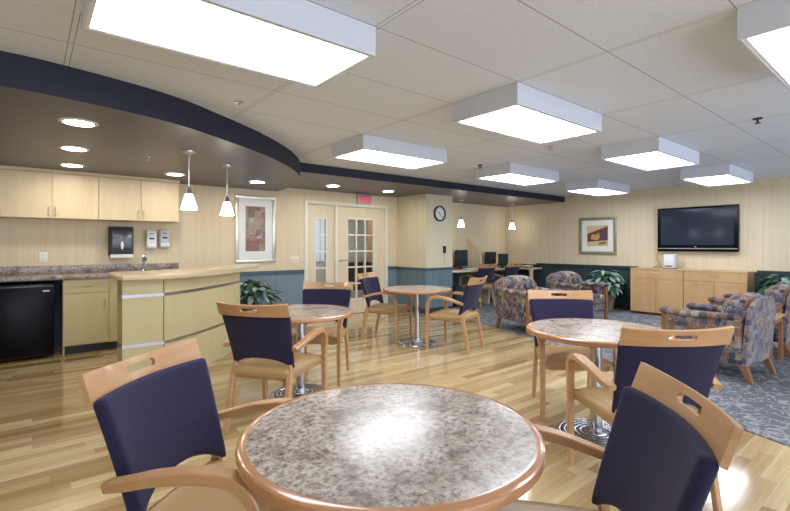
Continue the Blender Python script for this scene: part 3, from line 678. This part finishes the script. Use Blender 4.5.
# ------------------------------------------------------------------ armchairs in wood with navy backs
def back_y(x, z):
    """rear curve of the backrest"""
    return -.188-.02*(z-.45)/.45-.128*max(0, (z-.46)/.46)**1.15-.045*(1-(x/.27)**2)
def make_chair():
    t = thing('dining_armchair', '', 'chair')
    # seat
    bm = bmesh.new(); nx = 12; ny = 12; grid = []
    def sc_(u, v):  # u,v in -1..1
        hw = .235+.015*v; return u*hw*(1-.03*abs(v)**6), v*.235+.015
    lay = []
    for top in (1, 0):
        g = [[None]*(ny+1) for _ in range(nx+1)]
        for i in range(nx+1):
            for j in range(ny+1):
                u = -1+2*i/nx; v = -1+2*j/ny; x, y = sc_(u, v); e = max(abs(u), abs(v))
                z = (.468+.012*(1-u*u)*(1-v*v)-.022*max(0, (e-.75)/.25)**2) if top else .392
                k = 1 if not top else 1-.0*e
                g[i][j] = bm.verts.new((x*k, y*k, z))
        lay.append(g)
        for i in range(nx):
            for j in range(ny): bm.faces.new([g[i][j], g[i+1][j], g[i+1][j+1], g[i][j+1]])
    A, Bq = lay; ring = [(i, 0) for i in range(nx)]+[(nx, j) for j in range(ny)]+[(i, ny) for i in range(nx, 0, -1)]+[(0, j) for j in range(ny, 0, -1)]
    mid = [bm.verts.new(((A[i][j].co+Bq[i][j].co)/2)+Vector((A[i][j].co.x, A[i][j].co.y-.015, 0)).normalized()*.010) for i, j in ring]
    n = len(ring)
    for k in range(n):
        i, j = ring[k]; i2, j2 = ring[(k+1) % n]
        bm.faces.new([A[i][j], mid[k], mid[(k+1) % n], A[i2][j2]]); bm.faces.new([mid[k], Bq[i][j], Bq[i2][j2], mid[(k+1) % n]])
    bmesh.ops.recalc_face_normals(bm, faces=bm.faces[:]); link('seat', bm, M['tan'], t, angle=60)
    link('seat_frame', B(-.215, .215, -.20, .235, .372, .394, .003), M['maple'], t)
    # top rail with hand hole
    bm = bmesh.new(); Lh, hh, zm = .068, .013, .872
    xs = sorted({round(x, 5) for x in [-.272+.544*i/40 for i in range(41)]+[q*(Lh-hh+hh*math.sin(a*PI/12)) for a in range(7) for q in (-1, 1)]})
    def top(x): return .905+.011*(x/.272)**2
    def bot(x): return .828
    cols = []
    for x in xs:
        def V(z): return bm.verts.new((x, back_y(x, z)+.005, z))
        if abs(x) < Lh:
            q = hh*min(1, math.sqrt(max(0, 1-(max(0, abs(x)-(Lh-hh))/hh)**2))); a = V(zm+q); b2 = V(zm-q)
        else: a = b2 = V(zm)
        cols.append((V(bot(x)), b2, a, V(top(x))))
    for c1, c2 in zip(cols, cols[1:]):
        bm.faces.new([c1[0], c2[0], c2[1], c1[1]]); bm.faces.new([c1[2], c2[2], c2[3], c1[3]])
    bmesh.ops.recalc_face_normals(bm, faces=bm.faces[:]); bmesh.ops.solidify(bm, geom=bm.faces[:], thickness=.016)
    bmesh.ops.recalc_face_normals(bm, faces=bm.faces[:]); link('top_rail', bm, M['maple'], t, angle=45)
    # upholstered back, arched lower edge
    bm = bmesh.new(); nu, nv = 20, 14; g = []
    for i in range(nu+1):
        u = -1+2*i/nu; row = []
        for j in range(nv+1):
            v = j/nv; zb = .445+.075*(1-abs(u)**2.6); z = zb+(.838-zb)*v
            hw = .243+.026*(max(0,z-.455)/.36)**1.4; x = u*hw
            row.append(bm.verts.new((x, back_y(x, z)+.014, z)))
        g.append(row)
    for i in range(nu):
        for j in range(nv): bm.faces.new([g[i][j], g[i+1][j], g[i+1][j+1], g[i][j+1]])
    bmesh.ops.recalc_face_normals(bm, faces=bm.faces[:]); bmesh.ops.solidify(bm, geom=bm.faces[:], thickness=.042); bmesh.ops.recalc_face_normals(bm, faces=bm.faces[:])
    ys = [v.co.y for v in bm.verts]
    o = link('backrest', bm, M['navy'], t, angle=180); md = o.modifiers.new('soft', 'SUBSURF'); md.levels = 1; md.render_levels = 1
    for s in (-1, 1):
        bm = bmesh.new(); sweep(bm, smooth_path([(s*.226, -.285, 0), (s*.224, -.240, .22), (s*.222, -.205, .40), (s*.219, -.190, .445), (s*.216, -.188, .485)], 4), lambda u: .034-.006*abs(u-.5)*2, lambda u: .046-.012*abs(u-.45)*2)
        link('leg', bm, M['maple'], t)
        bm = bmesh.new(); sweep(bm, smooth_path([(s*.262, .262, 0), (s*.262, .262, .25), (s*.264, .258, .52)], 4), lambda u: .030+.008*u, lambda u: .034+.006*u); link('leg', bm, M['maple'], t)
        bm = bmesh.new(); sweep(bm, smooth_path([(s*.264, .258, .515), (s*.268, .25, .57), (s*.273, .225, .625), (s*.278, .17, .662), (s*.284, .08, .668), (s*.286, -.05, .650), (s*.280, -.15, .622), (s*.266, -.228, .600)], 5), lambda u: .038+.016*math.sin(u*PI*.9), lambda u: .040-.010*u); link('armrest', bm, M['maple'], t)
        bm = bmesh.new(); box(bm, min(s*.21, s*.25), max(s*.21, s*.25), .235, .265, .385, .42); link('seat_bracket', bm, M['maple'], t)
    return t
proto = make_chair(); used = [False]
CH = [(.53, 1.54, -140, 'wood armchair with navy back at bottom left, nearest the front table'),
      (1.145, .69, 41, 'wood armchair with navy back at bottom right, turned to the front table'),
      (1.42, 3.12, -55, 'navy-backed wood armchair in front of the bar, back to the viewer'),
      (2.24, 3.93, 134, 'navy-backed armchair on the door side of the table by the bar'),
      (3.90, 4.96, -153, 'navy-backed armchair left of the farthest round table, near the glazed door'),
      (4.21, 3.94, 18, 'navy-backed armchair right of the farthest round table'),
      (3.33, 1.88, 134, 'navy-backed armchair behind the right-hand round table, facing the viewer'),
      (2.57, 1.05, -37, 'navy-backed armchair in front of the right-hand round table, back to the viewer'),
      (7.56, 6.42, 0, 'navy-backed armchair at the computer desk, nearer the clock pillar'),
      (8.36, 6.36, 2, 'navy-backed armchair at the corner end of the computer desk')]
for x, y, a, lb in CH:
    o = proto if not used[0] else copy_tree(proto); used[0] = True
    o.location = (x, y, .006 if x > 5.5 else 0); o.rotation_euler = (0, 0, R(a)); o['label'] = lb; o['group'] = 'wood armchairs with navy backs'

# ------------------------------------------------------------------ patterned club chairs
def rbox(x0, x1, y0, y1, z0, z1, bev, seg=4): return B(x0, x1, y0, y1, z0, z1, bev, seg) if False else B(x0, x1, y0, y1, z0, z1, bev=bev, seg=seg)
def make_club():
    t = thing('club_chair', '', 'armchair')
    W = .345
    # outer back: slightly reclined shell with rounded top
    bm = bmesh.new(); nx = 14; prof = []
    for i in range(nx+1):
        u = -1+2*i/nx; prof.append(u)
    def shell(u, k):   # k 0..1 up the back
        hw = W-.02*(1-k)**2-(.0 if k < .6 else 0); top = .80-.11*abs(u)**3.2; z = .17+(top-.17)*k
        return Vector((u*hw, -.36-.05*k-.02*(1-u*u), z))
    g = [[bm.verts.new(shell(u, j/10)) for j in range(11)] for u in prof]
    for i in range(nx):
        for j in range(10): bm.faces.new([g[i][j], g[i+1][j], g[i+1][j+1], g[i][j+1]])
    bmesh.ops.recalc_face_normals(bm, faces=bm.faces[:]); bmesh.ops.solidify(bm, geom=bm.faces[:], thickness=-.035)
    bmesh.ops.recalc_face_normals(bm, faces=bm.faces[:]); link('outer_back', bm, M['motifb'], t, angle=50)
    # inner back cushion: fat roll at the top
    bm = bmesh.new(); nx, nk = 16, 28
    rows = []
    for i in range(nx+1):
        u = -1+2*i/nx; e = math.sqrt(max(0, 1-abs(u)**5)); drop = .11*abs(u)**3
        ring = []
        sec = [(-.33, .30), (-.22, .32), (-.19, .45), (-.20, .56), (-.185, .62), (-.165, .68), (-.17, .75), (-.21, .805), (-.28, .835), (-.36, .83), (-.42, .79), (-.435, .72), (-.40, .66), (-.37, .62), (-.36, .45)]
        cyy, czz = -.31, .58
        for y, z in sec:
            ring.append(bm.verts.new((u*(W+.005), cyy+(y-cyy)*(.55+.45*e), czz+(z-czz)*(.86+.14*e)-drop*(z-.3)/.5)))
        rows.append(ring)
    m_ = len(rows[0])
    for a, b in zip(rows, rows[1:]):
        for k in range(m_): bm.faces.new([a[k], a[(k+1) % m_], b[(k+1) % m_], b[k]])
    bm.faces.new(rows[0]); bm.faces.new(rows[-1]); bmesh.ops.recalc_face_normals(bm, faces=bm.faces[:])
    o = link('back_cushion', bm, M['motif'], t, angle=180); md = o.modifiers.new('soft', 'SUBSURF'); md.levels = 1; md.render_levels = 1
    link('seat_cushion', B(-W+.075, W-.075, -.27, .36, .28, .45, .045, 4), M['motif'], t, angle=60)
    link('seat_base', B(-W+.06, W-.06, -.34, .33, .17, .29, .015, 3), M['motif'], t, angle=60)
    for s in (-1, 1):
        x0, x1 = sorted((s*(W-.075), s*W))
        link('side_panel', B(x0+.008, x1-.008, -.37, .30, .17, .58, .012, 3), M['motif'], t, angle=60)
        bm = bmesh.new(); path = smooth_path([(s*(W-.035), -.36, .625), (s*(W-.035), -.2, .61), (s*(W-.035), .0, .60), (s*(W-.035), .2, .605), (s*(W-.035), .36, .61)], 3)
        rings = []
        for i, p in enumerate(path):
            u = i/(len(path)-1); r = 1. if .06 < u < .94 else .72
            rings.append([bm.verts.new(p+Vector((math.cos(2*PI*k/14)*.056*r, 0, math.sin(2*PI*k/14)*.038*r))) for k in range(14)])
        for a, b in zip(rings, rings[1:]):
            for k in range(14): bm.faces.new([a[k], a[(k+1) % 14], b[(k+1) % 14], b[k]])
        bm.faces.new(rings[0]); bm.faces.new(rings[-1]); bmesh.ops.recalc_face_normals(bm, faces=bm.faces[:]); link('armrest', bm, M['motif'], t, angle=70)
        bm = bmesh.new(); sweep(bm, [Vector((s*(W-.035), .325, 0)), Vector((s*(W-.035), .325, .3)), Vector((s*(W-.035), .325, .575))], .045, .05); link('leg', bm, M['oak'], t)
        bm = bmesh.new(); sweep(bm, [Vector((s*(W-.05), -.435, 0)), Vector((s*(W-.05), -.40, .09)), Vector((s*(W-.05), -.355, .19))], lambda u: .038+.022*u, lambda u: .038+.03*u); link('leg', bm, M['oak'], t)
    return t
pc = make_club(); first = True
for x, y, a, lb in [(5.93, 4.0, 164, 'patterned armchair nearest the computer area, at the edge of the carpet'), (7.60, 4.13, 164, 'patterned armchair beyond the first, beside the potted plant and sideboard'),
                    (5.56, 1.54, -5, 'patterned armchair on the right, its checked back toward the viewer'), (7.10, 1.55, 0, 'patterned armchair cut off by the right edge of the photo, beyond the side table')]:
    o = pc if first else copy_tree(pc); first = False
    o.location = (x, y, .006); o.rotation_euler = (0, 0, R(a)); o['label'] = lb; o['group'] = 'patterned club chairs'
t = thing('side_table', 'small cherry wood side table between the two right-hand patterned armchairs', 'table', (6.37, 1.42, .006))
link('table_top', B(-.29, .29, -.29, .29, .50, .525, .004), M['sideb'], t); link('apron', B(-.26, .26, -.26, .26, .44, .50), M['sidet'], t, smooth=False)
for sx in (-1, 1):
    for sy in (-1, 1): link('leg', B(sx*.25-.02, sx*.25+.02, sy*.25-.02, sy*.25+.02, 0, .47, .003), M['sidet'], t)

# ------------------------------------------------------------------ plants
def plant(x, y, z0, label, rad, h, n, pot_r, pot_h, seed, xm, ylo, yhi, name='potted_plant'):
    rnd = random.Random(seed); t = thing(name, label, 'plant', (x, y, z0))
    bm = bmesh.new(); lathe(bm, [(0, 0), (pot_r*.75, 0), (pot_r*.95, pot_h*.5), (pot_r, pot_h), (pot_r*.9, pot_h), (pot_r*.85, pot_h*.9), (0, pot_h*.9)], 24); link('pot', bm, M['basket'], t)
    bm = bmesh.new(); lathe(bm, [(0, pot_h*.9), (pot_r*.86, pot_h*.9), (pot_r*.86, pot_h*.93), (0, pot_h*.93)], 20); link('soil', bm, M['soil'], t)
    bm = bmesh.new(); bs = bmesh.new()
    for k in range(n):
        az = rnd.uniform(0, 2*PI); el = rnd.uniform(.15, 1.3); Lr = rad*rnd.uniform(.45, 1.); 
        d = Vector((math.cos(az)*math.cos(el), math.sin(az)*math.cos(el), math.sin(el)))
        tip = Vector((d.x*Lr, d.y*Lr, pot_h+.05+d.z*h*rnd.uniform(.55, 1.)))
        ll = rnd.uniform(.13, .22)*rad/.3; lw = ll*rnd.uniform(.16, .26); side = Vector((-math.sin(az), math.cos(az), rnd.uniform(-.4, .4))).normalized()
        out = Vector((math.cos(az+rnd.uniform(-.7, .7)), math.sin(az+rnd.uniform(-.7, .7)), rnd.uniform(-.5, .35))).normalized()
        e_ = tip+out*ll
        if max(tip.x, e_.x)+x+lw > xm or max(tip.y, e_.y)+y+lw > yhi or min(tip.y, e_.y)+y-lw < ylo: continue
        tube(bs, [(d.x*.02, d.y*.02, pot_h*.9), (tip.x*.5, tip.y*.5, (pot_h+tip.z)*.5+.03), tuple(tip)], .003, 4)
        L0 = []; mi = 1 if rnd.random() < .45 else 0
        for q in range(6):
            f = q/5; c_ = tip+out*(ll*f)+Vector((0, 0, -.35*ll*f*f)); w_ = lw*math.sin(PI*min(1, f*.93+.05))
            L0.append((bm.verts.new(c_-side*w_), bm.verts.new(c_-Vector((0, 0, .12*w_))), bm.verts.new(c_+side*w_)))
        for a, b in zip(L0, L0[1:]):
            for e in (0, 1):
                f_ = bm.faces.new([a[e], a[e+1], b[e+1], b[e]]); f_.material_index = mi
    link('foliage', bm, [M['leaf'], M['leaf2']], t, angle=180); link('stems', bs, M['leaf'], t)
plant(2.62, 6.70, 0, 'bushy green plant against the blue wall beside the bar', .34, .34, 260, .15, .42, 3, 9, 0, YK-.03)
plant(9.08, 4.32, .006, 'bushy potted plant left of the sideboard', .36, .44, 300, .15, .34, 5, XT-.03, 3.86, 9)
plant(9.12, 1.62, .006, 'broad-leaved plant right of the sideboard', .36, .52, 220, .16, .32, 9, XT-.03, 0, 2.0)

# ------------------------------------------------------------------ light and camera
w = bpy.data.worlds.new('World'); sc.world = w; w.use_nodes = True
bg = w.node_tree.nodes['Background']; bg.inputs[0].default_value = (.84, .93, 1.08, 1); bg.inputs[1].default_value = 2.2
la = bpy.data.lights.new('far_room_fill', 'AREA'); la.energy = 26; la.shape = 'RECTANGLE'; la.size = 2; la.size_y = 1  # unseen fill light, added to brighten the room beyond the glass
lo = bpy.data.objects.new('far_room_fill', la); COL.objects.link(lo); lo.location = (5.4, YK+1.7, 2.48)

cam = bpy.data.cameras.new('camera'); co = bpy.data.objects.new('camera', cam); COL.objects.link(co)
cam.sensor_width = 36; cam.sensor_fit = 'HORIZONTAL'; cam.lens = 448/790*36; cam.shift_y = -(255.5-246)/790; cam.clip_start = .02
co.location = (0, 0, 1.30); co.rotation_euler = (PI/2, 0, -R(39.25)); sc.camera = co
sc.view_settings.view_transform = 'Standard'; sc.view_settings.look = 'None'; sc.view_settings.gamma = 1; sc.view_settings.use_curve_mapping = False
sc.view_settings.exposure = 0.70
